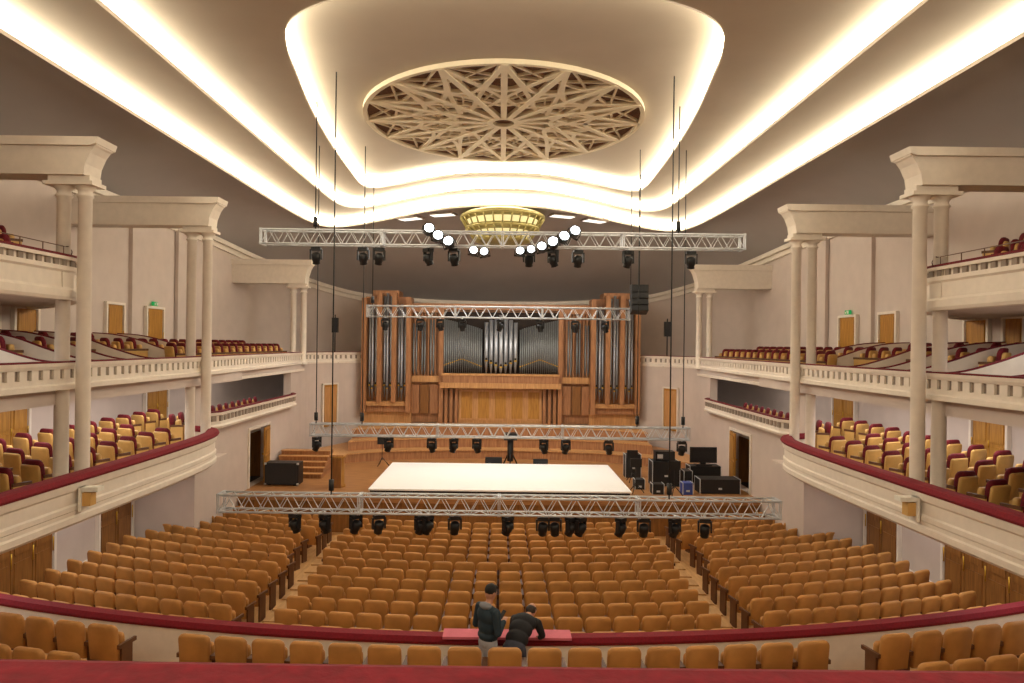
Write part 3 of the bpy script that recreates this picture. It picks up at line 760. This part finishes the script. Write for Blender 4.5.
def head(prims,c,R,bald=False):
    c=Vector(c)
    def P(v): return c+R@Vector(v)
    prims.append(('e',c,(.075,.093,.112),R,'skin'))
    prims.append(('e',P((0,.03,-.06)),(.055,.06,.055),R,'skin'))
    prims.append(('c',P((0,.088,.01)),P((0,.112,-.022)),.011,.015,'skin'))
    for s in (-1,1):
        prims.append(('e',P((s*.077,-.005,-.01)),(.012,.02,.032),R,'skin'))
        prims.append(('e',P((s*.03,.082,.022)),(.02,.012,.009),R,'skin'))
    if bald:
        prims.append(('e',P((0,-.036,-.008)),(.081,.07,.075),R,'hair'))
        for s in (-1,1): prims.append(('e',P((s*.058,.01,.03)),(.023,.055,.03),R,'hair'))
    else:
        prims.append(('e',P((0,-.018,.035)),(.084,.095,.098),R,'hair'))
        prims.append(('e',P((0,.045,.092)),(.06,.045,.03),R,'hair'))
    e=MB(); RT=R.to_4x4()
    for s in (-1,1): e.ell((0,0,0),(.009,.006,.006),M_eye,8,6,T=Matrix.Translation(P((s*.03,.09,.012)))@RT)
    m=MB(); m.ell((0,0,0),(.024,.006,.007),M_lip,10,6,T=Matrix.Translation(P((0,.092,-.058)))@RT)
    return [('eyes',e),('mouth',m)]
pr=[]
E=lambda c,r,l,R=None: pr.append(('e',Vector(c),r,R,l))
Cc=lambda a,b,r0,r1,l: pr.append(('c',Vector(a),Vector(b),r0,r1,l))
E((0,0,.93),(.165,.12,.12),'pants'); E((0,0,1.02),(.18,.14,.1),'jacket'); E((0,-.005,1.16),(.18,.132,.17),'jacket'); E((0,-.01,1.31),(.2,.13,.16),'jacket')
Cc((-.15,-.01,1.405),(.15,-.01,1.405),.062,.062,'jacket'); Cc((0,0,1.43),(0,.025,1.56),.056,.052,'skin'); E((0,-.06,1.465),(.115,.075,.045),'hood')
for s in (-1,1):
    Cc((s*.085,0,.9),(s*.095,.02,.5),.092,.065,'pants'); Cc((s*.095,.02,.5),(s*.1,-.02,.1),.065,.05,'pants'); Cc((s*.1,-.04,.055),(s*.115,.14,.04),.045,.036,'shoe')
Cc((.2,-.01,1.39),(.255,-.02,1.12),.066,.054,'jacket'); Cc((.255,-.02,1.12),(.15,.17,1.2),.054,.042,'jacket'); hand(pr,(.15,.17,1.2),(-.45,.7,.4),(.2,-.3,1),-1,1.0)
Cc((-.2,-.01,1.39),(-.26,-.03,1.11),.066,.054,'jacket'); Cc((-.26,-.03,1.11),(-.11,.14,1.12),.054,.042,'jacket'); hand(pr,(-.11,.14,1.12),(.55,.65,.4),(-.2,-.3,1),1,1.0)
Rh=Matrix.Rotation(math.radians(-22),3,'X')
ex=head(pr,(0,.045,1.637),Rh)
ph=MB(); ph.box(-.035,.035,-.005,.005,-.07,.07,M_blk,Matrix.Translation((.02,.26,1.26))@Matrix.Rotation(math.radians(-40),4,'X')); ex.append(('phone',ph))
build_person('standing_man',pr,{'skin':M_skin,'hair':M_hair,'jacket':M_jkt,'hood':M_hood,'pants':M_pants,'shoe':M_shoe},RZ(-.14,10.42,FL,math.radians(-50)),ex)
pr=[]
Rb=Matrix.Rotation(math.radians(-58),3,'X')
E((0,0,.88),(.17,.14,.13),'pants'); E((0,.1,.97),(.178,.14,.15),'sweater',Rb); E((0,.24,1.06),(.185,.135,.17),'sweater',Rb); E((0,.36,1.12),(.2,.13,.15),'sweater',Rb)
Cc((-.15,.44,1.13),(.15,.44,1.13),.065,.065,'sweater'); Cc((0,.47,1.14),(0,.58,1.16),.058,.053,'skin')
for s in (-1,1):
    Cc((s*.09,0,.86),(s*.11,.07,.48),.095,.066,'pants'); Cc((s*.11,.07,.48),(s*.11,-.06,.1),.066,.05,'pants'); Cc((s*.11,-.08,.055),(s*.125,.1,.04),.045,.036,'shoe')
    Cc((s*.19,.45,1.11),(s*.25,.5,.92),.066,.052,'sweater'); Cc((s*.25,.5,.92),(s*.17,.62,.83),.05,.04,'sweater'); hand(pr,(s*.17,.62,.83),(-s*.2,.9,-.1),(0,.1,1),-s,.5)
Rh=Matrix.Rotation(math.radians(-48),3,'X')
ex=head(pr,(0,.67,1.2),Rh,True)
build_person('bending_man',pr,{'skin':M_skin,'hair':M_hair2,'sweater':M_swe,'pants':M_jean,'shoe':M_shoe},RZ(.25,10.3,FL,math.radians(-24)),ex)
# ------------------------------------------------------------------ lights
def area(x,y,z,sx,sy,p,col=(1,.96,.89),rot=(0,0,0)):
    l=bpy.data.lights.new('fill_light','AREA'); l.shape='RECTANGLE'; l.size=sx; l.size_y=sy; l.energy=p; l.color=col  # soft fill with no real fixture, added to brighten
    o=bpy.data.objects.new('fill_light',l); sc.collection.objects.link(o); o.location=(x,y,z); o.rotation_euler=rot; return o
area(0,27.0,3.8,6,2,420,(1,.98,.95))  # added fill above the stage
for s in (-1,1):
    area(s*9.3,14,-3.4,1.2,10,80); area(s*10.3,18,-1.3,1.2,8,120); area(s*10.5,26,-1.3,1.2,7,50); area(s*10.3,10,.7,1.2,8,60)  # added fills beneath the side balconies
w=bpy.data.worlds.new('world'); sc.world=w; w.use_nodes=True; w.node_tree.nodes['Background'].inputs[0].default_value=(.8,.75,.7,1); w.node_tree.nodes['Background'].inputs[1].default_value=.15
# ------------------------------------------------------------------ camera
cd=bpy.data.cameras.new('camera'); cam=bpy.data.objects.new('camera',cd); sc.collection.objects.link(cam)
cd.sensor_width=36; cd.lens=36*700/1024; cd.shift_x=11/1024; cd.shift_y=3.5/1024; cd.clip_start=.05; cd.clip_end=200
cam.matrix_world=Matrix.Rotation(math.radians(90),4,'X')@Matrix.Rotation(math.radians(.7),4,'Z')
sc.camera=cam
sc.view_settings.view_transform='Standard'; sc.view_settings.look='None'; sc.view_settings.exposure=.12
